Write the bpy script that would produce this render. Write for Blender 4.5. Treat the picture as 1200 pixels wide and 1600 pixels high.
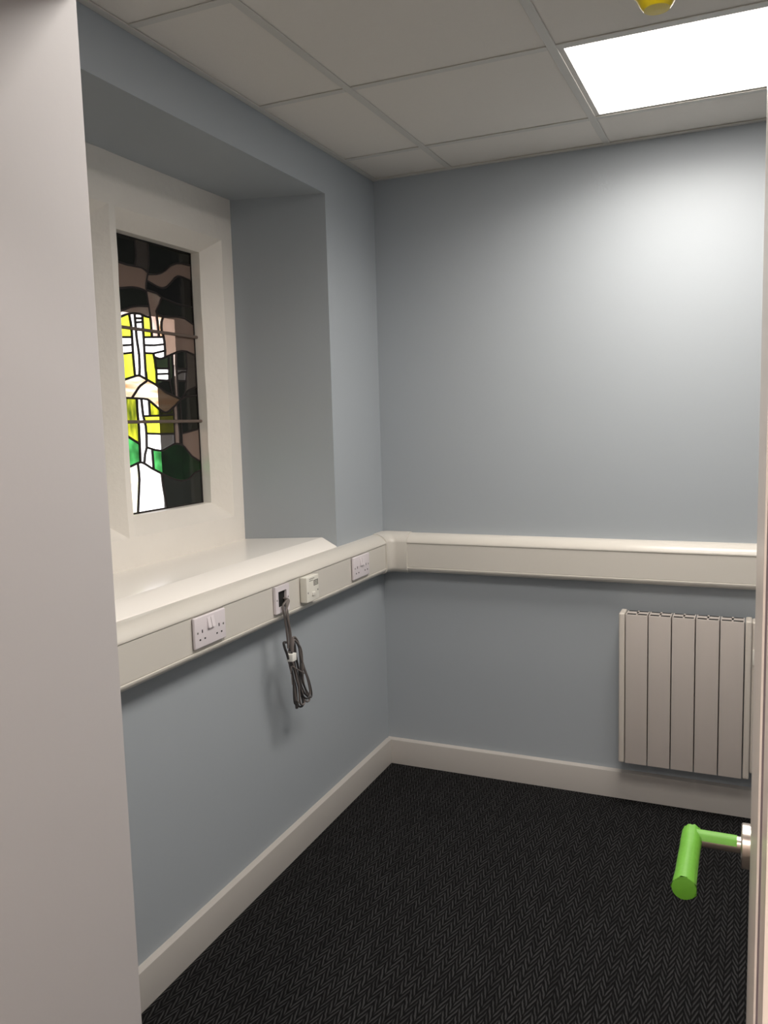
import bpy, bmesh, math, random
from mathutils import Vector, Matrix, Euler
random.seed(4)
for o in list(bpy.data.objects): bpy.data.objects.remove(o)
SC = bpy.context.scene
COL = SC.collection

# ---------------------------------------------------------------- camera, world, exposure
PIT, ROL, YAW, FPX = -0.1117, -0.0275, 0.4217, 1306.46
cam_d = bpy.data.cameras.new('camera'); cam = bpy.data.objects.new('camera', cam_d); COL.objects.link(cam)
fwd = Vector((-math.sin(YAW)*math.cos(PIT), math.cos(YAW)*math.cos(PIT), math.sin(PIT)))
rgt = Vector((math.cos(YAW), math.sin(YAW), 0)); upv = rgt.cross(fwd)
r2 = rgt*math.cos(ROL) + upv*math.sin(ROL); u2 = -rgt*math.sin(ROL) + upv*math.cos(ROL)
cam.matrix_world = Matrix(((r2.x,u2.x,-fwd.x,1.4535),(r2.y,u2.y,-fwd.y,-3.2241),(r2.z,u2.z,-fwd.z,1.4984),(0,0,0,1)))
cam_d.sensor_fit = 'VERTICAL'; cam_d.sensor_height = 32.0; cam_d.lens = FPX/1600*32.0
cam_d.clip_start = 0.01
SC.camera = cam
PANEL_POWER = 11.8         # watts of each LED ceiling panel
PANEL_SPREAD = 158          # degrees, micro-prismatic optic
PANEL_COL = (1.0, 0.925, 0.85)
HALL_POWER = 120.0           # warm lamp in the hallway behind the camera
SC.view_settings.view_transform = 'Standard'; SC.view_settings.look = 'None'
SC.view_settings.exposure = 0.0; SC.view_settings.gamma = 1.0; SC.view_settings.use_curve_mapping = False
W = bpy.data.worlds.new('sky'); SC.world = W; W.use_nodes = True
bg = W.node_tree.nodes['Background']; bg.inputs[0].default_value = (0.93, 0.96, 1.0, 1); bg.inputs[1].default_value = 4.0

# ---------------------------------------------------------------- helpers
ML = Matrix.Rotation(0.0139, 4, 'Z')       # the window wall is not quite square to the end wall
def new_bm(): return bmesh.new()
def box(bm, x0, x1, y0, y1, z0, z1, bevel=0, seg=2):
    vs = [bm.verts.new((x, y, z)) for x in (x0, x1) for y in (y0, y1) for z in (z0, z1)]
    fs = [bm.faces.new([vs[i] for i in q]) for q in ((0,1,3,2),(4,6,7,5),(0,4,5,1),(2,3,7,6),(0,2,6,4),(1,5,7,3))]
    if bevel:
        es = list({e for f in fs for e in f.edges})
        bmesh.ops.bevel(bm, geom=es, offset=bevel, segments=seg, profile=0.6, affect='EDGES')
    return bm
def hexa(bm, pts):
    vs = [bm.verts.new(p) for p in pts]
    for q in ((0,1,2,3),(7,6,5,4),(0,4,5,1),(1,5,6,2),(2,6,7,3),(3,7,4,0)): bm.faces.new([vs[i] for i in q])
    return bm
def loft(bm, rings, closed=True, caps=True):
    R = [[bm.verts.new(p) for p in r] for r in rings]
    n = len(R[0])
    for a, b in zip(R, R[1:]):
        for i in range(n if closed else n-1):
            j = (i+1) % n
            bm.faces.new((a[i], a[j], b[j], b[i]))
    if caps:
        bm.faces.new(R[0][::-1]); bm.faces.new(R[-1])
    return bm
def catmull(P, n=5):
    P = [Vector(p) for p in P]
    if len(P) < 3: return P
    Q = [P[0]] + P + [P[-1]]; out = []
    for i in range(1, len(Q)-2):
        a, b, c, d = Q[i-1:i+3]
        for k in range(n):
            t = k/n
            out.append(0.5*((2*b)+(c-a)*t+(2*a-5*b+4*c-d)*t*t+(3*b-a-3*c+d)*t**3))
    out.append(P[-1]); return out
def tube(bm, pts, r, seg=8, caps=True):
    pts = [Vector(p) for p in pts]; rings = []; nrm = None
    for i, p in enumerate(pts):
        t = (pts[min(i+1, len(pts)-1)] - pts[max(i-1, 0)]).normalized()
        if nrm is None:
            nrm = t.orthogonal().normalized()
        else:
            nrm = (nrm - t*nrm.dot(t)).normalized()
        b = t.cross(nrm); rr = r[i] if isinstance(r, (list, tuple)) else r
        rings.append([p + nrm*rr*math.cos(2*math.pi*k/seg) + b*rr*math.sin(2*math.pi*k/seg) for k in range(seg)])
    return loft(bm, rings, True, caps)
def lathe(bm, prof, c, axis='Z', seg=32):
    rings = []
    for r, h in prof:
        ring = []
        for k in range(seg):
            a = 2*math.pi*k/seg; u, v = r*math.cos(a), r*math.sin(a)
            ring.append({'Z': (c[0]+u, c[1]+v, c[2]+h), 'X': (c[0]+h, c[1]+u, c[2]+v), 'Y': (c[0]+u, c[1]+h, c[2]+v)}[axis])
        rings.append(ring)
    return loft(bm, rings)
def obj(name, bm, mat, parent=None, M=None, smooth=True, ang=35):
    if M is not None: bmesh.ops.transform(bm, matrix=M, verts=bm.verts)
    off = Vector((0,0,0)); q = parent
    while q is not None: off += q.location; q = q.parent
    if off.length: bmesh.ops.translate(bm, vec=-off, verts=bm.verts)
    bmesh.ops.recalc_face_normals(bm, faces=bm.faces)
    me = bpy.data.meshes.new(name); bm.to_mesh(me); bm.free()
    me.materials.append(mat)
    if smooth:
        for p in me.polygons: p.use_smooth = True
        me.set_sharp_from_angle(angle=math.radians(ang))
    o = bpy.data.objects.new(name, me); COL.objects.link(o); o.parent = parent
    return o
def tag(o, label, cat, group=None):
    o['label'] = label; o['category'] = cat
    if group: o['group'] = group
    return o
def struct(o, label=None):
    o['kind'] = 'structure'
    if label: o['label'] = label
    return o
def empty(name, loc=(0,0,0)):
    o = bpy.data.objects.new(name, None); COL.objects.link(o); o.location = loc; o.empty_display_size = 0.05
    return o
def thing(name, label, cat, loc=(0,0,0), group=None): return tag(empty(name, loc), label, cat, group)
def lw(x, y, z): return tuple(ML @ Vector((x, y, z)))

# ---------------------------------------------------------------- materials
def s2l(r, g, b):
    f = lambda c: (c/255/12.92) if c/255 <= 0.04045 else ((c/255+0.055)/1.055)**2.4
    return (f(r), f(g), f(b), 1)
def mat(name, col, rough=0.5, metal=0.0, bump=0.0, bscale=200, var=0.0, vscale=3, coat=0.0, spec=0.5, emit=None, estr=0):
    m = bpy.data.materials.new(name); m.use_nodes = True; nt = m.node_tree; b = nt.nodes['Principled BSDF']
    b.inputs['Base Color'].default_value = col; b.inputs['Roughness'].default_value = rough; b.inputs['Metallic'].default_value = metal
    b.inputs['Specular IOR Level'].default_value = spec; b.inputs['Coat Weight'].default_value = coat
    if emit: b.inputs['Emission Color'].default_value = emit; b.inputs['Emission Strength'].default_value = estr
    tc = nt.nodes.new('ShaderNodeTexCoord')
    if var:
        n = nt.nodes.new('ShaderNodeTexNoise'); n.inputs['Scale'].default_value = vscale; n.inputs['Detail'].default_value = 5
        nt.links.new(tc.outputs['Object'], n.inputs['Vector'])
        mx = nt.nodes.new('ShaderNodeMix'); mx.data_type = 'RGBA'
        mx.inputs[6].default_value = (col[0]*(1-var), col[1]*(1-var), col[2]*(1-var), 1); mx.inputs[7].default_value = (min(col[0]*(1+var),1), min(col[1]*(1+var),1), min(col[2]*(1+var),1), 1)
        nt.links.new(n.outputs['Fac'], mx.inputs[0]); nt.links.new(mx.outputs[2], b.inputs['Base Color'])
    if bump:
        n2 = nt.nodes.new('ShaderNodeTexNoise'); n2.inputs['Scale'].default_value = bscale; n2.inputs['Detail'].default_value = 4
        nt.links.new(tc.outputs['Object'], n2.inputs['Vector'])
        bp = nt.nodes.new('ShaderNodeBump'); bp.inputs['Strength'].default_value = bump; bp.inputs['Distance'].default_value = 0.002
        nt.links.new(n2.outputs['Fac'], bp.inputs['Height']); nt.links.new(bp.outputs['Normal'], b.inputs['Normal'])
    return m
M_WALL = mat('blue_grey_emulsion', s2l(167,174,180), 0.5, bump=0.06, bscale=260, var=0.012, vscale=5, spec=0.3)
M_PIER = mat('pale_lilac_emulsion', s2l(188,187,189), 0.5, bump=0.10, bscale=60, var=0.012, vscale=5, spec=0.3)
M_STONE = mat('white_painted_stone', s2l(238,233,225), 0.38, bump=1.0, bscale=30, var=0.03, vscale=9)
M_GLOSS = mat('white_gloss_paint', s2l(244,240,234), 0.2, bump=0.02, bscale=40)
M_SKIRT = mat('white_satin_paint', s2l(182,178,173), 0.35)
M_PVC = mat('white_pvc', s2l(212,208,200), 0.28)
M_PVC_GAP = mat('trunking_seam', s2l(120,118,110), 0.6)
M_TILE = mat('mineral_fibre_tile', s2l(226,221,214), 0.95, bump=0.25, bscale=420, var=0.015, vscale=90, spec=0.1)
M_TEE = mat('white_steel_grid', s2l(205,202,196), 0.45)
M_PLATE = mat('socket_plastic', s2l(226,219,223), 0.3)
M_SPUR = mat('cream_plastic', s2l(230,228,218), 0.35)
M_BLACK = mat('recess_shade_black', (0.006,0.006,0.006,1), 0.7)  # black stands for the shade inside holes and radiator slots
M_SCREW = mat('nickel_screw', s2l(150,148,145), 0.35, 0.9)
M_TXT = mat('grey_print', s2l(120,118,110), 0.6)
M_CABLE = mat('grey_cable_jacket', s2l(112,105,102), 0.45)
M_CABLE_D = mat('dark_grey_cable_jacket', s2l(62,60,60), 0.45)
M_TAG = mat('white_label', s2l(238,238,232), 0.5)
M_RAD = mat('white_powder_coat', s2l(192,184,178), 0.38)
M_RADCAP = mat('cream_end_cap', s2l(205,198,189), 0.4)
M_DOOR = mat('door_paint', s2l(206,198,190), 0.3)
M_HINGE_GAP = mat('hinge_gap_shade', s2l(104,94,98), 0.6)  # dark colour stands for the shade in the hinge gap
M_JAMB = mat('door_frame_gloss', s2l(232,222,212), 0.22)
M_GREEN = mat('green_masking_tape', s2l(88,150,38), 0.55, bump=0.25, bscale=90, var=0.10, vscale=40)
M_STEEL = mat('satin_stainless', s2l(196,186,178), 0.28, 1.0)
M_YEL = mat('yellow_plastic', s2l(214,188,10), 0.35)
M_WHITE_P = mat('white_plastic', s2l(225,222,214), 0.4)
M_LEAD = mat('lead_came', s2l(34,28,28), 0.5, 0.3)
M_BAR = mat('iron_bar', s2l(112,98,90), 0.55, 0.2, bump=0.3, bscale=120)
M_EXT = mat('exterior_stone', s2l(46,42,38), 0.9, bump=0.8, bscale=14, var=0.2, vscale=4)
M_GROUND = mat('outdoor_grass', s2l(78,92,52), 0.95, bump=0.8, bscale=30, var=0.3, vscale=6)
M_LED = mat('led_diffuser', (0.9,0.9,0.9,1), 0.4, emit=PANEL_COL+(1,), estr=10.0)
M_HALL = mat('hall_lamp_glass', (0.9,0.88,0.85,1), 0.4, emit=(1.0,0.90,0.84,1), estr=HALL_POWER)
M_HALLWALL = mat('hallway_wall_paint', s2l(222,212,202), 0.6)

def carpet_mat():
    m = bpy.data.materials.new('herringbone_carpet'); m.use_nodes = True; nt = m.node_tree; N = nt.nodes; L = nt.links
    b = N['Principled BSDF']; b.inputs['Roughness'].default_value = 0.95; b.inputs['Specular IOR Level'].default_value = 0.12
    tc = N.new('ShaderNodeTexCoord'); sp = N.new('ShaderNodeSeparateXYZ')
    wob = N.new('ShaderNodeTexNoise'); wob.inputs['Scale'].default_value = 55; wob.inputs['Detail'].default_value = 2
    L.new(tc.outputs['Object'], wob.inputs['Vector'])
    def math_(op, a, b_=None, c=None):
        n = N.new('ShaderNodeMath'); n.operation = op
        for i, v in enumerate((a, b_, c)):
            if v is None: continue
            if isinstance(v, (int, float)): n.inputs[i].default_value = v
            else: L.new(v, n.inputs[i])
        return n.outputs[0]
    L.new(tc.outputs['Object'], sp.inputs[0])
    wv = math_('MULTIPLY', math_('SUBTRACT', wob.outputs['Fac'], 0.5), 0.005)
    x = math_('ADD', sp.outputs[0], wv); y = math_('ADD', sp.outputs[1], wv)
    CW, PR = 0.0175, 0.0290
    cx = math_('DIVIDE', x, CW); col = math_('FLOOR', cx)
    sgn = math_('SUBTRACT', math_('MULTIPLY', math_('MODULO', math_('ABSOLUTE', col), 2.0), 2.0), 1.0)
    cn = N.new('ShaderNodeTexWhiteNoise'); cn.noise_dimensions = '1D'; L.new(col, cn.inputs['W'])
    u = math_('ADD', math_('MULTIPLY', math_('MULTIPLY', x, sgn), 2.9), math_('MULTIPLY', cn.outputs[0], PR))
    ph = math_('FRACT', math_('ADD', math_('DIVIDE', math_('ADD', y, u), PR), 100.0))
    idn = N.new('ShaderNodeTexWhiteNoise'); idn.noise_dimensions = '2D'; cmb = N.new('ShaderNodeCombineXYZ')
    L.new(col, cmb.inputs[0]); L.new(math_('FLOOR', math_('DIVIDE', math_('ADD', y, u), PR)), cmb.inputs[1]); L.new(cmb.outputs[0], idn.inputs['Vector'])
    stripe = math_('ABSOLUTE', math_('SUBTRACT', ph, 0.5))            # 0 centre .. .5
    ridge = math_('SUBTRACT', 1.0, math_('MULTIPLY', stripe, 2.0))
    edge = math_('ABSOLUTE', math_('SUBTRACT', math_('FRACT', cx), 0.5))
    ridge = math_('MULTIPLY', ridge, math_('SUBTRACT', 1.0, math_('MULTIPLY', math_('POWER', math_('MULTIPLY', edge, 2.0), 7.0), 0.8)))
    fine = N.new('ShaderNodeTexNoise'); fine.inputs['Scale'].default_value = 420; fine.inputs['Detail'].default_value = 3
    L.new(tc.outputs['Object'], fine.inputs['Vector'])
    patch = N.new('ShaderNodeTexNoise'); patch.inputs['Scale'].default_value = 45; patch.inputs['Detail'].default_value = 2
    L.new(tc.outputs['Object'], patch.inputs['Vector'])
    k = math_('MULTIPLY', math_('SMOOTH_MAX', math_('SUBTRACT', math_('MULTIPLY', ridge, 2.0), 0.65), 0.0, 0.1), math_('MULTIPLY', math_('ADD', patch.outputs['Fac'], math_('MULTIPLY', idn.outputs[0], 0.7)), 1.0))
    rmp = N.new('ShaderNodeMix'); rmp.data_type = 'RGBA'; rmp.clamp_factor = True
    rmp.inputs[6].default_value = CARPET_DARK; rmp.inputs[7].default_value = CARPET_LIGHT
    L.new(k, rmp.inputs[0]); L.new(rmp.outputs[2], b.inputs['Base Color'])
    hgt = math_('ADD', ridge, math_('MULTIPLY', fine.outputs['Fac'], 0.5))
    bp = N.new('ShaderNodeBump'); bp.inputs['Strength'].default_value = 0.8; bp.inputs['Distance'].default_value = 0.003
    L.new(hgt, bp.inputs['Height']); L.new(bp.outputs['Normal'], b.inputs['Normal'])
    return m
CARPET_DARK = (0.0035,0.0035,0.0038,1); CARPET_LIGHT = (0.038,0.038,0.039,1)
M_CARPET = carpet_mat()

def glass_mat(name, tint, tint2=None, diff=0.08, dcol=(0.2,0.2,0.2), stretch=(1,1,1), rough=0.08):
    m = bpy.data.materials.new(name); m.use_nodes = True; nt = m.node_tree; N = nt.nodes; L = nt.links
    N.remove(N['Principled BSDF']); out = N['Material Output']
    tc = N.new('ShaderNodeTexCoord'); mp = N.new('ShaderNodeMapping'); mp.inputs['Scale'].default_value = stretch
    L.new(tc.outputs['Object'], mp.inputs['Vector'])
    nz = N.new('ShaderNodeTexNoise'); nz.inputs['Scale'].default_value = 18; nz.inputs['Detail'].default_value = 5
    L.new(mp.outputs[0], nz.inputs['Vector'])
    rp = N.new('ShaderNodeValToRGB'); rp.color_ramp.elements[0].position = 0.35; rp.color_ramp.elements[1].position = 0.65
    t2 = tint2 or tint
    rp.color_ramp.elements[0].color = tuple(math.sqrt(c) for c in tint)+(1,); rp.color_ramp.elements[1].color = tuple(math.sqrt(c) for c in t2)+(1,)
    L.new(nz.outputs['Fac'], rp.inputs[0])
    tr = N.new('ShaderNodeBsdfTransparent'); L.new(rp.outputs[0], tr.inputs[0])
    df = N.new('ShaderNodeBsdfDiffuse'); df.inputs[0].default_value = dcol+(1,)
    gl = N.new('ShaderNodeBsdfGlossy'); gl.inputs['Roughness'].default_value = rough
    bp = N.new('ShaderNodeBump'); bp.inputs['Strength'].default_value = 0.35; bp.inputs['Distance'].default_value = 0.002
    L.new(nz.outputs['Fac'], bp.inputs['Height']); L.new(bp.outputs[0], gl.inputs['Normal'])
    m1 = N.new('ShaderNodeMixShader'); m1.inputs[0].default_value = diff; L.new(tr.outputs[0], m1.inputs[1]); L.new(df.outputs[0], m1.inputs[2])
    fr = N.new('ShaderNodeFresnel'); fr.inputs[0].default_value = 1.5
    ge = N.new('ShaderNodeNewGeometry'); inv = N.new('ShaderNodeMath'); inv.operation = 'SUBTRACT'; inv.inputs[0].default_value = 1.0; L.new(ge.outputs['Backfacing'], inv.inputs[1])
    fm = N.new('ShaderNodeMath'); fm.operation = 'MULTIPLY'; L.new(fr.outputs[0], fm.inputs[0]); L.new(inv.outputs[0], fm.inputs[1])
    m2 = N.new('ShaderNodeMixShader'); L.new(fm.outputs[0], m2.inputs[0]); L.new(m1.outputs[0], m2.inputs[1]); L.new(gl.outputs[0], m2.inputs[2])
    L.new(m2.outputs[0], out.inputs[0])
    return m
GLASS = {
 'dark': glass_mat('dark_green_shaded_glass', (0.006,0.009,0.004), (0.014,0.018,0.009), 0.10, (0.05,0.06,0.045)),  # tint is partly the glass, partly the dark outside painted in
 'black': glass_mat('black_shaded_glass', (0.003,0.003,0.003), None, 0.05, (0.03,0.03,0.03)),  # near-black tint also carries the lack of light behind these panes
 'smoke': glass_mat('smoked_glass', (0.10,0.12,0.10), (0.14,0.15,0.13), 0.10, (0.08,0.09,0.08)),
 'brown': glass_mat('pinkish_brown_glass', (0.33,0.21,0.15), (0.42,0.27,0.2), 0.45, (0.34,0.25,0.21)),
 'dbrown': glass_mat('dark_brown_glass', (0.07,0.055,0.045), (0.10,0.08,0.065), 0.30, (0.15,0.125,0.11)),
 'pink': glass_mat('pale_pink_glass', (0.55,0.36,0.28), (0.85,0.72,0.64), 0.30, (0.42,0.32,0.28), (1,1,0.4)),
 'white': glass_mat('clear_pinkish_glass', (0.80,0.73,0.72), (0.9,0.86,0.85), 0.08, (0.4,0.36,0.34)),
 'cream': glass_mat('cream_glass', (0.75,0.70,0.45), (0.9,0.85,0.65), 0.1, (0.4,0.38,0.3)),
 'yellow': glass_mat('yellow_glass', (0.34,0.36,0.02), (0.62,0.60,0.05), 0.08, (0.25,0.25,0.03), (1,1.5,0.5)),
 'olive': glass_mat('streaky_shaded_yellow_green_glass', (0.03,0.045,0.003), (0.45,0.42,0.02), 0.08, (0.1,0.1,0.02), (1,2.4,0.6)),  # dark streaks also stand for foliage blocking the sky outside
 'green': glass_mat('bottle_green_glass', (0.012,0.07,0.015), (0.05,0.28,0.07), 0.08, (0.01,0.035,0.015)),
 'amber': glass_mat('streaky_amber_glass', (0.45,0.22,0.08), (0.9,0.78,0.66), 0.25, (0.32,0.22,0.15), (1,0.35,2.2)),
}

# traced stained glass layout (millimetres on the glass) and cable paths (metres on the wall)
PANES = [["cream",[0,0,81,0,84,2,99,112,100,132,96,170,93,174,80,169,57,164,0,159]],["white",[85,0,238,1,237,17,223,91,221,129,195,140,170,149,140,166,116,176,103,176,95,173,99,150,100,128,95,78,84,9]],["smoke",[240,0,456,0,456,124,450,125,431,122,411,116,401,112,384,100,375,97,356,94,332,94,315,96,284,104,250,116,222,129,221,115,223,91,235,29,238,2]],["green",[332,94,356,94,375,97,414,118,456,125,456,161,441,163,405,179,393,187,361,218,346,227,324,232,295,231,229,211,208,211,177,217,177,148,180,145,220,131,260,112,294,101]],["white",[175,147,178,149,176,216,170,220,148,225,143,215,143,212,135,200,130,171]],["green",[0,160,57,164,110,177,112,238,84,251,61,263,18,280,0,279]],["brown",[444,162,456,162,456,282,451,283,415,276,370,271,348,267,346,228,366,215,401,182]],["white",[127,171,131,175,137,206,146,219,150,253,149,299,137,341,134,393,129,395,112,395,110,380,110,335,113,314,110,176,116,176]],["white",[208,211,229,211,240,213,285,229,304,233,304,267,302,269,239,270,150,273,149,237,147,227,151,224,176,217]],["dark",[343,227,347,229,348,249,350,386,346,388,338,383,331,379,328,374,331,307,335,275,335,241,333,231]],["pink",[324,231,334,232,335,275,331,307,329,374,326,376,318,370,306,363,307,337,303,270,304,232]],["olive",[108,240,112,242,113,256,113,314,110,335,111,393,109,395,89,396,6,397,0,396,0,280,18,280,66,261]],["dark",[348,268,387,272,456,283,455,409,394,405,356,394,349,389,350,349]],["yellow",[245,269,304,270,306,336,304,338,298,338,204,334,141,334,139,332,149,299,150,274]],["white",[140,333,174,335,174,388,165,392,146,395,134,394,136,351,138,335]],["olive",[174,334,305,338,307,353,307,361,305,363,279,350,270,347,251,347,243,349,175,388]],["amber",[251,347,270,347,282,351,304,362,307,366,311,366,347,388,352,393,348,396,314,403,269,416,243,428,218,443,184,455,171,459,168,454,131,437,113,423,111,419,88,397,90,395,146,395,166,392,181,386,233,354]],["dark",[351,394,356,394,371,410,381,417,390,459,388,461,376,461,338,460,338,399]],["amber",[34,396,86,396,95,407,97,407,125,434,165,453,169,457,165,462,132,473,131,471,129,473,113,471,111,468,106,469,22,448,1,448,0,397]],["black",[365,397,401,406,456,409,455,441,440,439,398,426,375,412,365,402]],["pink",[335,398,339,400,338,503,336,505,338,506,338,524,342,561,339,563,327,559,318,555,318,518,321,516,318,478,319,403]],["dark",[314,403,320,404,318,435,318,478,321,511,321,516,318,518,319,553,314,555,303,551,298,548,299,544,296,523,297,512,295,504,295,487,293,485,293,458,303,408]],["dark",[300,407,303,409,303,413,299,425,294,458,292,460,224,461,221,444,224,439,259,420]],["dbrown",[383,419,412,431,456,442,456,559,443,562,421,568,400,570,400,522,402,521,402,514,382,426]],["yellow",[218,442,222,444,223,453,224,497,221,500,221,515,214,549,211,552,172,551,166,550,165,487,167,463,171,459,204,449]],["yellow",[0,448,22,448,108,469,105,545,102,549,60,542,1,536]],["white",[256,460,294,461,294,483,292,485,262,484,224,480,223,461]],["white",[388,460,391,462,397,489,397,494,395,496,372,495,353,490,338,484,338,461]],["white",[162,462,167,463,165,475,166,614,164,654,162,656,155,656,131,652,127,651,127,612,136,556,136,511,131,474]],["white",[111,470,131,474,136,511,136,556,127,612,128,641,126,674,125,680,123,682,120,681,100,679,97,676,105,631,105,519,108,474]],["white",[224,481,251,484,293,485,295,487,296,500,294,502,225,501,223,499]],["white",[339,485,372,495,396,495,399,498,399,505,339,505]],["dark",[224,500,240,502,295,503,299,546,297,548,290,546,255,536,239,536,218,540,216,537,220,522,221,503]],["dark",[338,505,399,506,401,508,402,519,400,520,399,570,392,572,371,571,345,565,341,562]],["white",[0,536,102,548,105,550,105,574,1,564]],["white",[239,536,261,537,273,540,277,543,278,562,276,562,276,565,256,561,219,554,213,551,217,540]],["brown",[278,542,345,565,380,572,409,570,448,560,456,560,456,673,439,679,417,688,395,693,349,693,280,686,268,667,265,654,266,631,273,620,278,597]],["white",[166,551,215,552,276,565,279,567,278,587,270,588,215,580,167,578]],["white",[0,564,53,568,105,575,105,600,100,601,1,593]],["white",[166,578,215,580,276,588,278,590,278,597,275,611,273,614,270,614,167,605]],["yellow",[0,593,105,601,106,615,104,641,98,669,98,674,95,677,83,675,2,644,0,642]],["yellow",[166,605,205,608,210,610,209,663,207,674,202,676,185,676,168,681,165,680,163,654]],["pink",[210,609,243,611,249,613,246,662,241,693,238,696,238,701,259,725,273,750,271,753,256,760,242,764,224,766,197,768,191,766,200,716,199,712,201,710,204,684,209,663]],["amber",[249,612,270,613,274,615,266,631,265,654,268,668,277,684,268,687,253,691,244,696,240,694,247,653]],["pink",[1,643,77,673,112,681,160,683,178,677,205,676,206,680,202,703,201,710,198,713,194,713,139,708,105,701,55,683,2,659,0,657]],["white",[127,652,162,656,164,658,164,667,162,668,127,666]],["dark",[1,658,57,684,105,701,139,708,199,713,200,716,192,762,190,764,161,769,128,769,96,765,51,755,1,747]],["white",[126,666,163,668,165,670,165,680,163,681,160,683,126,682]],["dark",[453,674,456,675,455,737,366,738,275,752,259,726,258,722,238,699,262,688,280,685,333,692,395,693,417,688]],["black",[391,737,456,737,455,834,406,841,379,841,371,839,355,831,317,799,294,787,282,785,258,786,234,790,197,800,191,783,192,767,242,764,259,759,269,753,283,750,355,739]],["brown",[0,747,116,768,161,769,190,764,192,788,205,825,203,829,196,832,173,841,86,839,34,844,1,844]],["brown",[269,785,290,786,302,790,328,808,352,830,371,839,379,841,406,841,456,834,455,890,391,889,366,884,346,877,330,869,299,846,277,836,247,828,212,823,205,824,197,805,198,800,234,790]],["dark",[206,823,247,828,277,836,298,846,329,869,366,884,400,890,456,890,456,934,451,934,215,934,216,881,210,845,205,829,206,826,204,825]],["dbrown",[202,829,207,832,216,881,216,915,214,932,212,934,148,934,146,933,148,873,145,860,137,841,173,841,189,836]],["dark",[86,839,126,839,137,841,138,847,145,860,148,873,146,932,144,934,62,934,0,934,0,844,34,844]]]
LEADS = [[145,936,147,874,144,860,136,841],[213,937,215,894,213,867,206,832,192,789,190,776,192,754,207,665,209,608],[28,843,98,838,171,840,188,835,206,826],[1,746,118,767,155,768,189,763],[0,657,57,683,109,701,149,708,199,712],[-2,642,78,672,110,680,152,682,181,676,205,675],[207,822,249,828,277,836,302,849,331,869,366,883,396,888,456,889],[195,800,248,787,271,784,284,785,303,791,325,806,355,830,372,838,384,840,402,840,451,833],[192,767,246,762,279,750,352,739,392,736,456,736],[273,751,258,724,237,698,240,692,244,665,248,611],[239,697,260,688,276,685,358,692,400,691,459,672],[278,685,267,666,264,647,265,634,273,617,277,596,278,571,276,541],[96,677,102,646,104,618,104,534,107,473],[124,682,127,603,135,543,134,500,130,470],[164,681,164,488,166,462],[5,592,105,600],[4,563,104,574],[1,535,104,548],[165,604,274,613],[165,577,219,580,278,588],[165,550,214,552,277,565],[212,552,218,527,221,500],[215,540,241,535,261,537,346,564,372,570,403,570,451,559],[298,548,295,516],[318,555,317,517],[341,562,337,517],[399,569,399,520],[220,500,293,502],[335,504,399,505],[128,665,165,668],[128,651,164,656],[18,447,112,470,124,472,135,471,213,444,269,416,355,393],[169,461,169,457,165,453,133,438,122,430,85,395],[13,396,147,393,165,391,179,385,234,353,254,346,266,346,280,350,314,368,355,393],[108,474,110,467],[131,478,130,471],[166,486,167,459],[220,504,223,492,221,441],[225,480,292,484],[223,460,290,459],[296,516,293,459,303,407],[320,517,317,460,319,403],[337,518,338,398],[339,484,367,493,395,495],[339,460,388,460],[402,521,380,417],[355,393,379,415,391,422,412,430,451,441],[355,393,381,401,402,405,449,408],[110,394,109,345,112,294,109,174],[133,393,137,338,148,298,149,265,146,223,135,200,129,170],[173,386,173,333],[138,333,220,334,309,337],[149,273,225,269,301,268],[306,367,303,231],[328,377,330,315,334,267,333,228],[349,389,346,226],[347,267,451,282],[146,225,190,214,221,210,237,212,295,230,316,231,339,228,358,219,400,182,446,161],[17,279,58,263,109,239],[6,159,59,164,98,174,117,174,135,167,170,149,259,112,297,100,326,94,352,93,375,97,414,117,449,124],[175,215,177,146],[95,172,98,141,98,115,80,-19],[220,129,223,88,236,13,239,-13]]
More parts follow.
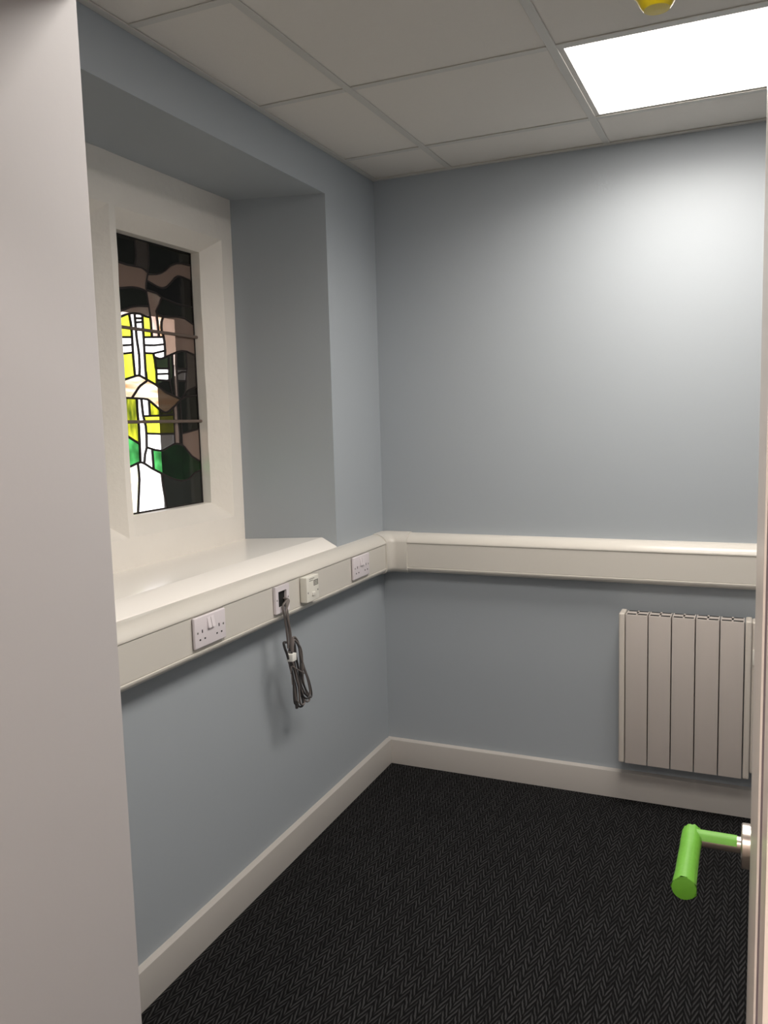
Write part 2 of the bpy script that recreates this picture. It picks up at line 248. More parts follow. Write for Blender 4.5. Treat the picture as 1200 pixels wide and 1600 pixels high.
CABLE = {"s1":[[-0.983,0.936],[-0.98,0.913],[-0.974,0.874],[-0.97,0.836],[-0.966,0.808],[-0.963,0.772]],"s2":[[-0.974,0.935],[-0.963,0.914],[-0.959,0.883],[-0.957,0.845],[-0.955,0.805],[-0.956,0.76]],"s3":[[-0.979,0.933],[-0.97,0.898],[-0.965,0.852],[-0.962,0.807],[-0.958,0.766]],"s4":[[-0.98,0.933],[-0.975,0.899],[-0.971,0.866],[-0.962,0.827],[-0.959,0.786],[-0.959,0.756]],"b":[[-0.973,0.794],[-0.99,0.797],[-0.986,0.778],[-0.978,0.761],[-0.97,0.739]],"l1":[[-0.956,0.76],[-0.948,0.798],[-0.928,0.796],[-0.905,0.769],[-0.893,0.728],[-0.876,0.684],[-0.848,0.631],[-0.833,0.584],[-0.842,0.571],[-0.878,0.594],[-0.901,0.627],[-0.923,0.672],[-0.945,0.717],[-0.959,0.756]],"l2":[[-0.959,0.761],[-0.949,0.793],[-0.934,0.79],[-0.901,0.756],[-0.892,0.714],[-0.892,0.676],[-0.887,0.636],[-0.867,0.595],[-0.848,0.568],[-0.864,0.563],[-0.894,0.586],[-0.916,0.632],[-0.937,0.689],[-0.954,0.732]],"l3":[[-0.961,0.757],[-0.939,0.786],[-0.928,0.742],[-0.911,0.694],[-0.899,0.652],[-0.897,0.613],[-0.885,0.57],[-0.901,0.565],[-0.92,0.581],[-0.926,0.635],[-0.943,0.678],[-0.964,0.727]],"l4":[[-0.968,0.731],[-0.961,0.696],[-0.95,0.655],[-0.948,0.616],[-0.943,0.586],[-0.931,0.575],[-0.923,0.582],[-0.927,0.622],[-0.934,0.663],[-0.95,0.713]],"p":[[-0.934,0.589],[-0.932,0.563]],"t1":[[-0.972,0.717],[-0.979,0.694]],"t2":[[-0.972,0.689],[-0.972,0.655]],"t3":[[-0.97,0.716],[-0.941,0.698],[-0.897,0.672]],"t4":[[-0.955,0.707],[-0.94,0.652]],"tag":[[-0.974,0.758],[-0.941,0.747],[-0.941,0.728],[-0.975,0.737]]}
BLOCK_Y, SLAB_Z = 0.46, 2.075
DOOR_ROT = 0.0022
HALL_X, HALL_Y = 1.1, -3.75

# ---------------------------------------------------------------- the room shell
H = 2.4585; XR = 2.468; YF = -2.395; YO = -2.99; REV = 0.695; REVR = 1.53; LINT = 2.015
fl = struct(obj('floor', box(new_bm(), -0.10, 3.3, -4.6, 0.12, -0.08, 0), M_CARPET, smooth=False), 'charcoal herringbone loop pile carpet')
struct(obj('wall_back', box(new_bm(), -0.10, XR+0.12, 0, 0.15, -0.08, 2.75), M_WALL, smooth=False), 'blue grey painted end wall above the radiator')
struct(obj('wall_right', box(new_bm(), XR, XR+0.12, YF, 0, -0.08, 2.75), M_WALL, smooth=False), 'blue grey painted side wall behind the open door')
# window wall with its deep recess
F = -0.405; RY0, RY1 = -1.774, -0.442; SOF0, SOF1 = 2.311, 2.337; SILLB = 0.99
bm = new_bm()
box(bm, -0.62, 0, RY1, 0.02, -0.08, 2.75)
box(bm, -0.62, 0, -2.5, RY0, -0.08, 2.75)
box(bm, -0.62, 0, RY0, RY1, -0.08, SILLB)
hexa(bm, [(-0.62,RY0,SOF1+0.014),(0,RY0,SOF0),(0,RY1,SOF0),(-0.62,RY1,SOF1+0.014),(-0.62,RY0,2.75),(0,RY0,2.75),(0,RY1,2.75),(-0.62,RY1,2.75)])
struct(obj('wall_left', bm, M_WALL, M=ML, smooth=False), 'blue grey painted wall with a deep window recess')
# thick doorway wall
bm = new_bm()
box(bm, -0.10, REV, YO, YF, -0.08, 2.75); box(bm, REVR, XR+0.12, YO, YF, -0.08, 2.75); box(bm, REV, REVR, YO, YF, LINT, 2.75)
struct(obj('wall_front', bm, M_PIER, smooth=False), 'thick pale painted wall beside the doorway, nearest the camera')
struct(obj('light_block_slab', box(new_bm(), -0.7, 3.4, -4.7, 0.2, 2.75, 2.85), M_HALLWALL, smooth=False))  # unseen slab added over the ceiling void to keep sky light out
# hallway the photographer stands in
struct(obj('wall_hall_back', box(new_bm(), -0.10, 3.3, -4.6, -4.48, -0.08, 2.75), M_HALLWALL, smooth=False))
struct(obj('wall_hall_left', box(new_bm(), -0.22, -0.10, -4.6, YO, -0.08, 2.75), M_HALLWALL, smooth=False))
struct(obj('wall_hall_right', box(new_bm(), 3.18, 3.3, -4.48, YO+0.3, -0.08, 2.75), M_HALLWALL, smooth=False))
struct(obj('ceiling_hall', box(new_bm(), -0.10, 3.18, -4.48, YO, 2.5, 2.56), M_HALLWALL, smooth=False))
struct(obj('wall_hall_end', box(new_bm(), XR+0.12, 3.3, YO, YO+0.3, -0.08, 2.75), M_HALLWALL, smooth=False))

# ---------------------------------------------------------------- suspended ceiling
ceil = struct(empty('ceiling', (0,0,H)), 'suspended ceiling of white mineral fibre tiles in a steel grid')
GX = [0.334, 0.934, 1.534, 2.134]; GY = [-0.3, -0.9, -1.5, -2.1]
XS = [0.0] + GX + [XR]; YS = [0.0] + GY + [YF]
TW = 0.012
LIGHT_CELLS = {(2,1), (2,3)}
for i in range(5):
    for j in range(5):
        if (i, j) in LIGHT_CELLS: continue
        obj('ceiling_tile', box(new_bm(), XS[i]+0.005, XS[i+1]-0.005, YS[j+1]+0.005, YS[j]-0.005, H+0.0035, H+0.020, 0.0015, 1), M_TILE, ceil)
for x in GX: obj('main_tee', box(new_bm(), x-TW, x+TW, YF+0.002, -0.002, H-0.0005, H+0.003, 0.0008, 1), M_TEE, ceil)
for y in GY:
    for i in range(5):
        a = XS[i] + (TW if i else 0.002); b = XS[i+1] - (TW if i < 4 else 0.002)
        obj('cross_tee', box(new_bm(), a, b, y-TW, y+TW, H, H+0.003, 0.0008, 1), M_TEE, ceil)
def angle_trim(a, b, c, d, M=None):
    bm = new_bm(); box(bm, a, b, c, d, H-0.002, H+0.002)
    obj('wall_angle', bm, M_TEE, ceil, M=M)
angle_trim(0.001, 0.022, YF+0.002, -0.001, ML); angle_trim(0.022, XR-0.022, -0.022, -0.001)
angle_trim(XR-0.022, XR-0.001, YF+0.002, -0.001); angle_trim(0.06, XR-0.022, YF+0.001, YF+0.022)
def led_panel(x, y, label, power):
    t = thing('ceiling_light', label, 'ceiling light', (x, y, H), 'square LED ceiling panels')
    a = 0.297
    bm = new_bm(); w = 0.024
    for q in ((-a,a,-a,-a+w),(-a,a,a-w,a),(-a,-a+w,-a+w,a-w),(a-w,a,-a+w,a-w)):
        box(bm, x+q[0], x+q[1], y+q[2], y+q[3], H+0.0034, H+0.014)
    obj('panel_frame', bm, M_TEE, t, smooth=False)
    obj('diffuser', box(new_bm(), x-a+w, x+a-w, y-a+w, y+a-w, H+0.0030, H+0.012), M_LED, t, smooth=False)
    ld = bpy.data.lights.new('led_array', 'AREA'); ld.shape = 'SQUARE'; ld.size = 2*(a-w)-0.004; ld.energy = power; ld.color = PANEL_COL; ld.spread = math.radians(PANEL_SPREAD)
    lo = bpy.data.objects.new('led_array', ld); COL.objects.link(lo); lo.parent = t; lo.location = (0, 0, 0.0024)
    obj('housing', box(new_bm(), x-a, x+a, y-a, y+a, H+0.0145, H+0.03), M_TEE, t, smooth=False)
led_panel(1.234, -0.6, 'bright square LED panel set in the ceiling near the end wall', PANEL_POWER)
led_panel(1.234, -1.8, 'square LED ceiling panel nearest the doorway, behind the yellow cap', PANEL_POWER*1.1)
# smoke detector with yellow dust cap
t = thing('smoke_detector', 'ceiling smoke detector under a yellow plastic dust cap', 'smoke detector', (1.232, -1.2, H))
obj('detector_base', lathe(new_bm(), [(0.052,0.003),(0.052,-0.010),(0.047,-0.016),(0.030,-0.016)], (1.232,-1.2,H)), M_WHITE_P, t)
obj('dust_cap', lathe(new_bm(), [(0.050,-0.0165),(0.051,-0.030),(0.050,-0.046),(0.046,-0.058),(0.041,-0.068),(0.036,-0.078),(0.032,-0.084),(0.028,-0.0885),(0.004,-0.090)], (1.232,-1.2,H)), M_YEL, t)
obj('cap_rim', lathe(new_bm(), [(0.0515,-0.045),(0.0535,-0.048),(0.0535,-0.051),(0.048,-0.053)], (1.232,-1.2,H)), M_YEL, t)

# ---------------------------------------------------------------- skirting boards
SK = [(0,0.0),(0.018,0.0),(0.018,0.1030),(0.0170,0.1058),(0.0020,0.1118),(0.0,0.112)]
def run_left(prof, y0, y1):      # profile (out from wall, z) along the window wall
    return loft(new_bm(), [[(v, y, z) for v, z in prof] for y in (y0, y1)])
def run_back(prof, x0, x1, y=0, s=-1):
    return loft(new_bm(), [[(x, y+s*v, z) for v, z in prof] for x in (x0, x1)])
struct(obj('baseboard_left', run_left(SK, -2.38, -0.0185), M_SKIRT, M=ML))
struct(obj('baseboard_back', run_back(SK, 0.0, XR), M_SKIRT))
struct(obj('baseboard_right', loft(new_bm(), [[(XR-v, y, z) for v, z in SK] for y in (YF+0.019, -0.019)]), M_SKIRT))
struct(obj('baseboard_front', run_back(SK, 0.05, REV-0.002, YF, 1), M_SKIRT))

# ---------------------------------------------------------------- dado trunking
TR = [(0,1.019),(0.014,1.0185),(0.028,1.015),(0.040,1.0085),(0.050,0.999),(0.0565,0.989),(0.0580,0.984),(0.0576,0.9818),(0.0540,0.9808),(0.0540,0.8800),(0.0574,0.8790),(0.0576,0.8765),(0.0560,0.871),(0.0505,0.864),(0.041,0.859),(0.028,0.8565),(0,0.856)]
LID = [(0.0540,0.9795),(0.0555,0.9785),(0.0555,0.8825),(0.0540,0.8815)]
tk = thing('dado_trunking', 'white plastic dado trunking running along both walls at waist height', 'trunking', (0,0,0.856))
obj('trunking_body', run_left(TR, -2.375, -0.10), M_PVC, tk, ML)
obj('trunking_body', run_back(TR, 0.12, XR-0.002), M_PVC, tk)
for a, b in ((-2.375,-1.437),(-1.288,-1.0135),(-0.923,-0.842),(-0.748,-0.44),(-0.290,-0.108)):
    obj('trunking_lid', run_left(LID, a+0.0006, b-0.0006), M_PVC, tk, ML)
obj('trunking_lid', run_back(LID, 0.131, XR-0.002), M_PVC, tk)
def corner_cover():
    prof = [(0,1.0225),(0.015,1.0218),(0.029,1.0182),(0.042,1.0115),(0.0528,1.0015),(0.0592,0.990),(0.0602,0.984),(0.0602,0.877),(0.0585,0.870),(0.0525,0.8615),(0.0425,0.8555),(0.029,0.8528),(0,0.8522)]
    r = 0.026; rings = []
    st = [('a', -0.106)] + [('c', k/8) for k in range(9)] + [('b', 0.132)]
    for kind, q in st:
        ring = []
        for v, z in prof:
            vv = v+0.0012
            if kind == 'a': p = lw(vv, q, z)
            elif kind == 'b': p = (q, -vv, z)
            else:
                an = math.pi - q*math.pi/2
                p = (vv+r+r*math.cos(an), -(vv+r)+r*math.sin(an), z)
            ring.append(p)
        rings.append(ring)
    return loft(new_bm(), rings)
obj('corner_cover', corner_cover(), M_PVC, tk)

# ---------------------------------------------------------------- sockets and plates on the trunking (local window-wall axes)
PX = 0.0560
def double_socket(yc, label):
    t = thing('double_socket', label, 'socket', lw(PX, yc, 0.892), 'double sockets on the trunking')
    zc = 0.935
    obj('face_plate', box(new_bm(), PX, PX+0.0095, yc-0.073, yc+0.073, zc-0.043, zc+0.043, 0.0035, 3), M_PLATE, t, ML)
    f = PX+0.0095
    for s in (-1, 1):
        r = obj('rocker_switch', hexa(new_bm(), [(f-0.001,yc+s*0.0085-0.0068,zc+0.004),(f+0.0065,yc+s*0.0085-0.0068,zc+0.005),(f+0.0065,yc+s*0.0085+0.0068,zc+0.005),(f-0.001,yc+s*0.0085+0.0068,zc+0.004),
            (f-0.001,yc+s*0.0085-0.0068,zc+0.033),(f+0.0012,yc+s*0.0085-0.0068,zc+0.033),(f+0.0012,yc+s*0.0085+0.0068,zc+0.033),(f-0.001,yc+s*0.0085+0.0068,zc+0.033)]), M_PLATE, t, ML, smooth=False)
        obj('screw', lathe(new_bm(), [(0.0032,0),(0.0032,0.0006),(0.001,0.0007)], (f,yc+s*0.0603,zc), 'X', 12), M_SCREW, t, ML)
        oc = yc+s*0.0395
        obj('pin_hole_shade', box(new_bm(), f-0.002, f+0.0002, oc-0.0022, oc+0.0022, zc-0.003, zc+0.006), M_BLACK, t, ML)  # black inset painted in for the shade inside the hole
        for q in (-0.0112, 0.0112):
            obj('pin_hole_shade', box(new_bm(), f-0.002, f+0.0002, oc+q-0.0034, oc+q+0.0034, zc-0.0225, zc-0.0180), M_BLACK, t, ML)
    return t
double_socket(-1.3625, 'white double socket on the trunking nearest the doorway, left of the hanging cable')
double_socket(-0.365, 'white double socket on the trunking nearest the room corner')
# cable outlet plate with an open square hole
yc, zc = -0.968, 0.935
t = thing('cable_outlet_plate', 'white square wall plate with a dark opening the grey cables come out of', 'outlet plate', lw(PX, yc, 0.892))
bm = new_bm()
for q in ((-0.043,-0.0255,-0.043,0.043),(0.0255,0.043,-0.043,0.043),(-0.0255,0.0255,0.026,0.043),(-0.0255,0.0255,-0.043,-0.026)):
    box(bm, PX, PX+0.009, yc+q[0], yc+q[1], zc+q[2], zc+q[3])
bmesh.ops.remove_doubles(bm, verts=bm.verts, dist=0.0001)
obj('face_plate', bm, M_PLATE, t, ML, smooth=False)
obj('opening', box(new_bm(), PX-0.0015, PX+0.0005, yc-0.0255, yc+0.0255, zc-0.026, zc+0.026), M_BLACK, t, ML, smooth=False)  # black sheet in place of the shade behind the cut-out
for s in (-1, 1):
    obj('screw', lathe(new_bm(), [(0.003,0),(0.003,0.0006),(0.001,0.0007)], (PX+0.009,yc+s*0.0345,zc), 'X', 12), M_SCREW, t, ML)
# thicker control plate with a sticker
yc = -0.795
t = thing('heater_control_plate', 'thick cream control plate with a small grey sticker beside the cable outlet', 'control plate', lw(PX, yc, 0.892))
D = 0.026
obj('plate_body', box(new_bm(), PX, PX+D, yc-0.043, yc+0.043, zc-0.043, zc+0.043, 0.003, 3), M_SPUR, t, ML)
f = PX+D
obj('display_sticker', box(new_bm(), f-0.0003, f+0.0004, yc+0.006, yc+0.038, zc+0.008, zc+0.027), M_TXT, t, ML, smooth=False)
for k, (a, b, z) in enumerate(((-0.024,0.012,0.0345),(-0.024,0.002,0.0285))):
    obj('printed_line', box(new_bm(), f-0.0003, f+0.0003, yc+a, yc+b, zc+z-0.0011, zc+z+0.0011), M_TXT, t, ML, smooth=False)
for k in range(3):
    obj('printed_line', box(new_bm(), f-0.0002, f+0.0006, yc+0.009, yc+0.034, zc+0.0115+0.005*k, zc+0.0130+0.005*k), M_SPUR, t, ML, smooth=False)
obj('fuse_carrier', box(new_bm(), f-0.001, f+0.003, yc-0.007, yc+0.012, zc-0.024, zc-0.012, 0.001, 2), M_WHITE_P, t, ML)
for s in (-1, 1):
    obj('screw', lathe(new_bm(), [(0.003,0),(0.003,0.0006),(0.001,0.0007)], (f,yc+s*0.0345,zc-0.010), 'X', 12), M_SCREW, t, ML)

# ---------------------------------------------------------------- hanging cable bundle
t = thing('cable_bundle', 'coiled bundle of grey data cables hanging from the outlet plate', 'cables', lw(0.08, -0.945, 0.60))
def strand(key, x0, x1, r, m, name, back=None, dy=0, dz=0):
    P = CABLE[key]; n = len(P); pts = []
    for i, (y, z) in enumerate(P):
        u = i/max(n-1, 1)
        x = x0 + (x1-x0)*u
        pts.append((x, y+dy*math.sin(3.1*u), z+dz*math.sin(3.1*u)))
    if back: pts = back + pts
    return obj(name, tube(new_bm(), catmull(pts, 6), r, 8), m, t, ML)
for k, (key, dy) in enumerate((('s1',-0.006),('s2',0.004),('s3',0.0),('s4',0.002))):
    y0, z0 = CABLE[key][0]
    P = CABLE[key]; n = len(P)
    pts = [(PX+0.0008, -0.949+0.0035*k, 0.932), (0.070, -0.949+0.0035*k, 0.928-0.002*k)]
    for i, (y, z) in enumerate(P):
        if i == 0: continue
        pts.append((0.074+0.006*min(i/3,1)+0.0032*(k-1.5), y, z))
    obj('cable', tube(new_bm(), catmull(pts, 6), 0.0034, 8), M_CABLE, t, ML)
strand('b', 0.074, 0.078, 0.0042, M_CABLE_D, 'cable')
strand('l1', 0.080, 0.084, 0.0034, M_CABLE_D, 'cable'); strand('l2', 0.088, 0.078, 0.0034, M_CABLE, 'cable')
strand('l3', 0.074, 0.090, 0.0034, M_CABLE, 'cable'); strand('l4', 0.084, 0.072, 0.0034, M_CABLE_D, 'cable')
strand('l1', 0.086, 0.078, 0.0034, M_CABLE, 'cable', dy=-0.010, dz=0.010); strand('l2', 0.078, 0.088, 0.0034, M_CABLE_D, 'cable', dy=-0.009, dz=0.016); strand('l3', 0.086, 0.076, 0.0034, M_CABLE_D, 'cable', dy=-0.006, dz=-0.006); strand('l4', 0.078, 0.086, 0.0034, M_CABLE, 'cable', dy=0.007, dz=0.006)
strand('p', 0.080, 0.080, 0.0052, M_CABLE_D, 'cable_plug')
for key in ('t1','t2'): strand(key, 0.088, 0.090, 0.0016, M_CABLE, 'cable_tie')
strand('t3', 0.092, 0.093, 0.0022, M_CABLE, 'cable_tie'); strand('t4', 0.092, 0.090, 0.0022, M_CABLE, 'cable_tie')
q = CABLE['tag']
yc = sum(p[0] for p in q)/4; zc = sum(p[1] for p in q)/4
obj('label_wrap', box(new_bm(), 0.071, 0.0945, yc-0.0135, yc+0.0135, zc-0.0125, zc+0.0125, 0.003, 2), M_TAG, t, ML)

# ---------------------------------------------------------------- window
W1 = struct(empty('window_1', lw(F, -1.107, 1.037)), 'white painted stone window with two stained glass lights')
LIGHTS = ((-1.094, -0.512), (-1.702, -1.120)); OZ0, OZ1 = 1.135, 2.179; SPL = 0.0612; IZ0, IZ1 = 1.195, 2.129; GXP = -0.505
def stone_frame():
    bm = new_bm()
    def quad(*p): bm.faces.new([bm.verts.new(q) for q in p])
    zt = 2.345; zb = 1.0
    ys = [-1.774, -1.702, -1.120, -1.094, -0.512, -0.442]
    def face(y0, y1, z0, z1):
        n = max(1, int((z1-z0)/0.08)); m = max(1, int((y1-y0)/0.08))
        for i in range(n):
            for j in range(m):
                a, b = y0+(y1-y0)*j/m, y0+(y1-y0)*(j+1)/m; c, d = z0+(z1-z0)*i/n, z0+(z1-z0)*(i+1)/n
                quad((F,a,c),(F,b,c),(F,b,d),(F,a,d))
    for i in range(5):
        face(ys[i], ys[i+1], zb, OZ0); face(ys[i], ys[i+1], OZ1, zt)
        if i in (0, 2, 4): face(ys[i], ys[i+1], OZ0, OZ1)
    for a, b in LIGHTS:
        rects = [(F,a,b,OZ0,OZ1), (F-0.060,a+SPL,b-SPL,IZ0,IZ1), (-0.512,a+SPL,b-SPL,IZ0,IZ1)]
        R = [[(x,y0,z0),(x,y1,z0),(x,y1,z1),(x,y0,z1)] for x,y0,y1,z0,z1 in rects]
        for A, B in zip(R, R[1:]):
            for i in range(4):
                j = (i+1) % 4; n = (7, 13)[i % 2]
                for k in range(n):
                    l = lambda P, Q, s: tuple(P[c]+(Q[c]-P[c])*s for c in range(3))
                    quad(l(A[i],A[j],k/n), l(A[i],A[j],(k+1)/n), l(B[i],B[j],(k+1)/n), l(B[i],B[j],k/n))
    bmesh.ops.remove_doubles(bm, verts=bm.verts, dist=0.0002)
    # slightly uneven hand-tooled arrises
    for v in bm.verts:
        if v.co.x > F-0.07 and -1.77 < v.co.y < -0.45:
            n = math.sin(v.co.z*41.0+v.co.y*17)*0.5+math.sin(v.co.z*97.0+v.co.y*53)*0.5
            v.co.y += 0.0016*n; v.co.x += 0.0012*math.sin(v.co.z*63+v.co.y*80)
    return bm
obj('stone_surround', stone_frame(), M_STONE, W1, ML, ang=25)
def outer_stone():
    bm = new_bm()
    def quad(*p): bm.faces.new([bm.verts.new(q) for q in p])
    zt = 2.345; zb = 1.0; e = 0.03
    for a, b in LIGHTS:
        rects = [(-0.5121,a+SPL,b-SPL,IZ0,IZ1), (-0.615,a+SPL-e,b-SPL+e,IZ0-e,IZ1+e)]
        R = [[(x,y0,z0),(x,y1,z0),(x,y1,z1),(x,y0,z1)] for x,y0,y1,z0,z1 in rects]
        for i in range(4): quad(R[0][i], R[0][(i+1)%4], R[1][(i+1)%4], R[1][i])
    yy = [-1.774, LIGHTS[1][0]+SPL-e, LIGHTS[1][1]-SPL+e, LIGHTS[0][0]+SPL-e, LIGHTS[0][1]-SPL+e, -0.442]; X = -0.615
    for i in range(5):
        quad((X,yy[i],zb),(X,yy[i+1],zb),(X,yy[i+1],IZ0-e),(X,yy[i],IZ0-e)); quad((X,yy[i],IZ1+e),(X,yy[i+1],IZ1+e),(X,yy[i+1],zt),(X,yy[i],zt))
        if i in (0,2,4): quad((X,yy[i],IZ0-e),(X,yy[i+1],IZ0-e),(X,yy[i+1],IZ1+e),(X,yy[i],IZ1+e))
    bmesh.ops.remove_doubles(bm, verts=bm.verts, dist=0.0002)
    return bm
obj('outer_stone', outer_stone(), M_EXT, W1, ML, smooth=False)
sp_ = [(F-0.01,0.985),(F-0.01,1.037),(-0.30,1.0425),(-0.066,1.054),(-0.060,1.0535),(-0.002,1.0225),(0.0,1.0195),(0.0,0.985)]
obj('sill', loft(new_bm(), [[(x, y, z) for x, z in sp_] for y in (RY0+0.0005, RY1-0.0005)]), M_GLOSS, W1, ML)
def glaze(y0, z0, first):
    out = []
    for kind, c in PANES:
        bm = new_bm(); pts = [(y0+c[i]/1000, z0+c[i+1]/1000) for i in range(0, len(c), 2)]
        a = [bm.verts.new((GXP+0.002, y, z)) for y, z in pts]; b = [bm.verts.new((GXP-0.002, y, z)) for y, z in pts]
        bm.faces.new(a); bm.faces.new(b[::-1])
        for i in range(len(pts)):
            j = (i+1) % len(pts); bm.faces.new((a[i], a[j], b[j], b[i]))
        obj('pane', bm, GLASS[kind], W1, ML, smooth=False)
    for c in LEADS:
        pts = [Vector((0, y0+min(max(c[i]/1000, 0.0), 0.456), z0+min(max(c[i+1]/1000, 0.0), 0.933))) for i in range(0, len(c), 2)]
        rings = []
        for i, p in enumerate(pts):
            d = (pts[min(i+1, len(pts)-1)] - pts[max(i-1, 0)])
            if d.length < 1e-6: d = Vector((0,0,1))
            d.normalize(); n = Vector((0, -d.z, d.y)); w = 0.0036
            prof = [(-w,0.0022),(-w*0.5,0.0044),(w*0.5,0.0044),(w,0.0022),(w,-0.0022),(w*0.5,-0.0044),(-w*0.5,-0.0044),(-w,-0.0022)]
            rings.append([Vector((GXP+h, 0, 0)) + Vector((0,p.y,p.z)) + n*q for q, h in prof])
        obj('lead_came', loft(new_bm(), rings), M_LEAD, W1, ML)
    # border lead
    bm = new_bm(); y1, z1 = y0+0.456, z0+0.933
    for q in ((y0,y0+0.005,z0,z1),(y1-0.005,y1,z0,z1),(y0,y1,z0,z0+0.005),(y0,y1,z1-0.005,z1)):
        box(bm, GXP-0.0044, GXP+0.0044, q[0], q[1], q[2], q[3])
    obj('border_lead', bm, M_LEAD, W1, ML, smooth=False)
    for z in (1.8215, 1.508):
        obj('saddle_bar', tube(new_bm(), [(GXP+0.011, y0-0.012, z+0.0015), (GXP+0.011, y0+0.23, z), (GXP+0.011, y1+0.012, z-0.0015)], 0.0058, 10), M_BAR, W1, ML)
glaze(-1.031, 1.195, True)
glaze(-1.639, 1.195, False)

# ---------------------------------------------------------------- outside the window: added sky-blocking shapes, ground
bprof = [(-0.625,-0.3),(-1.5,-0.3),(-1.5,1.715),(-1.29,1.78),(-1.29,SLAB_Z-0.002),(-0.625,SLAB_Z-0.002)]  # added block, outline shaped to hide sky from the right-hand panes
struct(obj('sky_block', loft(new_bm(), [[(x, y, z) for x, z in bprof] for y in (BLOCK_Y, BLOCK_Y+0.55)]), M_EXT, M=ML, smooth=False), 'added dark block cutting off the sky behind the stained glass')
struct(obj('sky_slab', box(new_bm(), -1.52, -0.625, -3.2, 3.0, SLAB_Z, SLAB_Z+0.12), M_EXT, M=ML, smooth=False), 'added dark slab cutting off the sky above the window')  # added slab, placed so the upper panes stay dark
struct(obj('ground', box(new_bm(), -9, -0.7, -8, 9, -0.5, -0.3), M_GROUND, smooth=False))

# ---------------------------------------------------------------- electric radiator
t = thing('electric_radiator', 'white electric panel radiator with vertical fins under the trunking', 'radiator', (1.22, -0.06, 0.18))
Z0, Z1 = 0.181, 0.757; YFR, YBK = -0.100, -0.022
def cap(x0, x1, name, m):
    bm = new_bm(); box(bm, x0, x1, YFR, YBK, Z0, Z1, 0.006, 3); return obj(name, bm, m, t)
cap(0.995, 1.0165, 'end_cap', M_RADCAP)
E0, PIT_ = 1.0195, 0.0815
for k in range(5):
    x0 = E0+k*PIT_; x1 = x0+PIT_-0.0035; xm = (x0+x1)/2
    el = obj('heating_element', box(new_bm(), x0, x1, YFR, YFR+0.007, Z0, Z1-0.004, 0.002, 2), M_RAD, t)
    bm = new_bm()
    box(bm, x0+0.004, x1-0.004, YFR+0.024, YFR+0.052, Z1-0.0042, Z1-0.003)      # top bar
    box(bm, xm-0.003, xm+0.003, YFR+0.007, YBK-0.006, Z1-0.0044, Z1-0.0030)                   # web
    box(bm, x0, x0+0.004, YFR+0.007, YBK-0.006, Z0+0.01, Z1-0.004); box(bm, x1-0.004, x1, YFR+0.007, YBK-0.006, Z0+0.01, Z1-0.004)
    box(bm, x0, x1, YBK-0.006, YBK, Z0+0.01, Z1-0.006)
    obj('fin', bm, M_RAD, el, smooth=False)
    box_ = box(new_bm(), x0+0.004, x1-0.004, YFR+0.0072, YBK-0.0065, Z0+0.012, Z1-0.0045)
    obj('slot_shade_core', box_, M_BLACK, el, smooth=False)  # black filler added so the top slots look shaded
xe = E0+5*PIT_
cap(xe, xe+0.021, 'end_cap', M_RADCAP)
cb = obj('control_box', box(new_bm(), xe+0.0215, xe+0.085, YFR+0.010, YBK, Z0+0.02, Z1-0.004, 0.006, 3), M_RADCAP, t)
obj('control_dial', box(new_bm(), xe+0.024, xe+0.05, YFR+0.0065, YFR+0.0105, 0.60, 0.655, 0.0015, 2), M_WHITE_P, cb)
for x in (1.10, 1.34):
    obj('wall_bracket', box(new_bm(), x-0.012, x+0.012, YBK-0.001, -0.0005, 0.30, 0.66), M_RAD, t, smooth=False)

# ---------------------------------------------------------------- door, frame and taped lever handle
dr = struct(empty('door_1', (1.4785, -2.885, 0)), 'painted door standing open at the right edge of the picture')
MD = Matrix.Translation((1.4565,-2.885,0)) @ Matrix.Rotation(DOOR_ROT, 4, 'Z')      # leaf axes: y along the leaf, -x is the room face
obj('door_leaf', box(new_bm(), 0.0, 0.044, 0.0, 0.757, 0.008, 1.975, 0.0012, 1), M_DOOR, dr, MD)
obj('hinge_gap_strip', box(new_bm(), 0.0008, 0.0432, -0.0016, -0.0002, 0.012, 1.97), M_HINGE_GAP, dr, MD, smooth=False)  # dark strip painted in for the shaded gap beside the jamb
hy, hz = 0.695, 0.980
rose = obj('rose', lathe(new_bm(), [(0.026,0.0),(0.026,-0.0085),(0.0245,-0.0100),(0.012,-0.0102)], (0,hy,hz), 'X', 40), M_STEEL, dr, MD)
LX = -0.0655
neck = [(-0.009,hy,hz),(-0.03,hy,hz),(LX+0.006,hy,hz),(LX,hy-0.001,hz)]
lv = obj('lever', tube(new_bm(), neck, 0.0098, 20), M_STEEL, dr, MD)
obj('lever_grip', tube(new_bm(), [(LX,hy+0.0098,hz),(LX,hy-0.06,hz),(LX,hy-0.118,hz)], 0.0098, 20), M_STEEL, dr, MD)
def wrap():
    bm = new_bm(); rings = []; n = 28
    ys = [hy+0.0115, hy+0.0105, hy-0.012, hy-0.03, hy-0.06, hy-0.09, hy-0.112, hy-0.1205]
    for i, y in enumerate(ys):
        rr = [0.006, 0.0115, 0.0121, 0.0117, 0.0119, 0.0120, 0.0126, 0.0124][i]
        rings.append([(LX+rr*math.cos(2*math.pi*k/n)*(1+0.03*math.sin(3*k+i)), y+0.0012*math.sin(k*2.3+i), hz+rr*math.sin(2*math.pi*k/n)*(1+0.03*math.cos(2*k+i))) for k in range(n)])
    return loft(bm, rings)
obj('tape_wrap', wrap(), M_GREEN, dr, MD)
obj('tape_end', lathe(new_bm(), [(0.0124,0.0),(0.0129,-0.0012),(0.010,-0.0022),(0.002,-0.0026)], (LX,hy-0.1195,hz), 'Y', 24), M_GREEN, dr, MD)
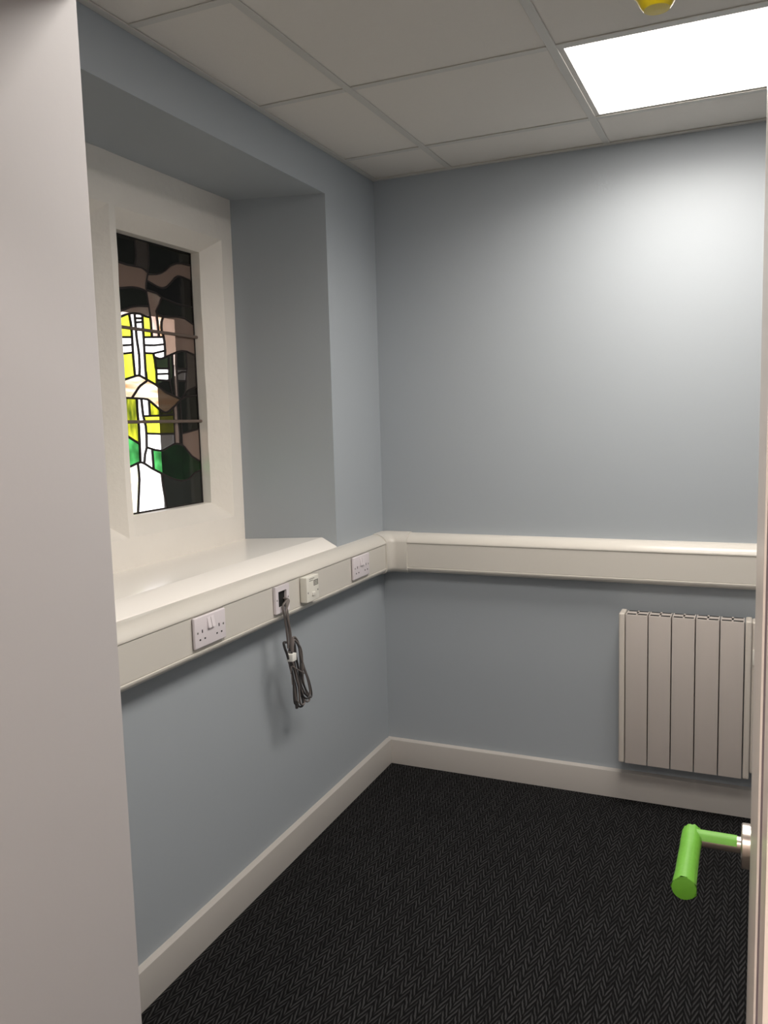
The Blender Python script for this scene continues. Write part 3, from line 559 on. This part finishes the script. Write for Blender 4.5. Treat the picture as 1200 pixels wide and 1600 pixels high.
def strip():       # loose strip of tape along the top of the neck, ragged lower edge
    bm = new_bm(); ra = []; rb = []
    for i in range(13):
        x = LX - 0.006 + (0.0655-0.0085)*i/12 + 0.0; low = -0.10 + 0.22*math.sin(i*0.55)
        ang = [math.radians(a) for a in (168, 140, 110, 80, 50, 20)]
        ra.append([(x, hy+0.0108*math.cos(a), hz+0.0108*math.sin(a) - (low*0.006 if a > 3 else 0)) for a in ang])
    return loft(bm, ra, closed=False, caps=False)
fb = new_bm(); nf = 14
fr_ = [[(LX+(0.0118+0.0028*(0.5+0.5*math.sin(k*2.1))*w)*math.cos(2*math.pi*k/nf), hy-0.1170-0.0030*w-0.0008*math.sin(k*1.7), hz+(0.0118+0.0028*(0.5+0.5*math.sin(k*2.1))*w)*math.sin(2*math.pi*k/nf)) for k in range(nf)] for w in (0, 1)]
loft(fb, fr_, True, False)
obj('tape_flap', fb, M_GREEN, dr, MD)
obj('tape_strip', strip(), M_GREEN, dr, MD)
bm = new_bm(); box(bm, 1.458, REVR-0.001, -2.985, -2.889, 0.001, 1.979, 0.0015, 1)
obj('door_jamb', bm, M_JAMB, dr)
bm = new_bm(); box(bm, REV+0.0005, REV+0.030, -2.985, -2.889, 0.001, 1.979, 0.0015, 1); obj('door_jamb', bm, M_JAMB, dr)
obj('door_head', box(new_bm(), REV+0.0005, REVR-0.001, -2.985, -2.889, 1.9795, LINT-0.0005), M_JAMB, dr)
for z in (0.22, 1.0, 1.78):
    obj('hinge', lathe(new_bm(), [(0.006,-0.05),(0.006,0.05)], (1.5035, -2.8825, z), 'Z', 12), M_STEEL, dr)

# ---------------------------------------------------------------- hallway lamp (behind the camera)
t = thing('hall_lamp', 'round opal ceiling lamp in the hallway outside the door', 'ceiling lamp', (HALL_X, HALL_Y, 2.5))
obj('lamp_base', lathe(new_bm(), [(0.15,0.0),(0.15,-0.02),(0.14,-0.022)], (HALL_X,HALL_Y,2.5)), M_WHITE_P, t)
obj('lamp_shade', lathe(new_bm(), [(0.14,-0.0225),(0.14,-0.05),(0.12,-0.075),(0.06,-0.09),(0.004,-0.093)], (HALL_X,HALL_Y,2.5)), M_HALL, t)
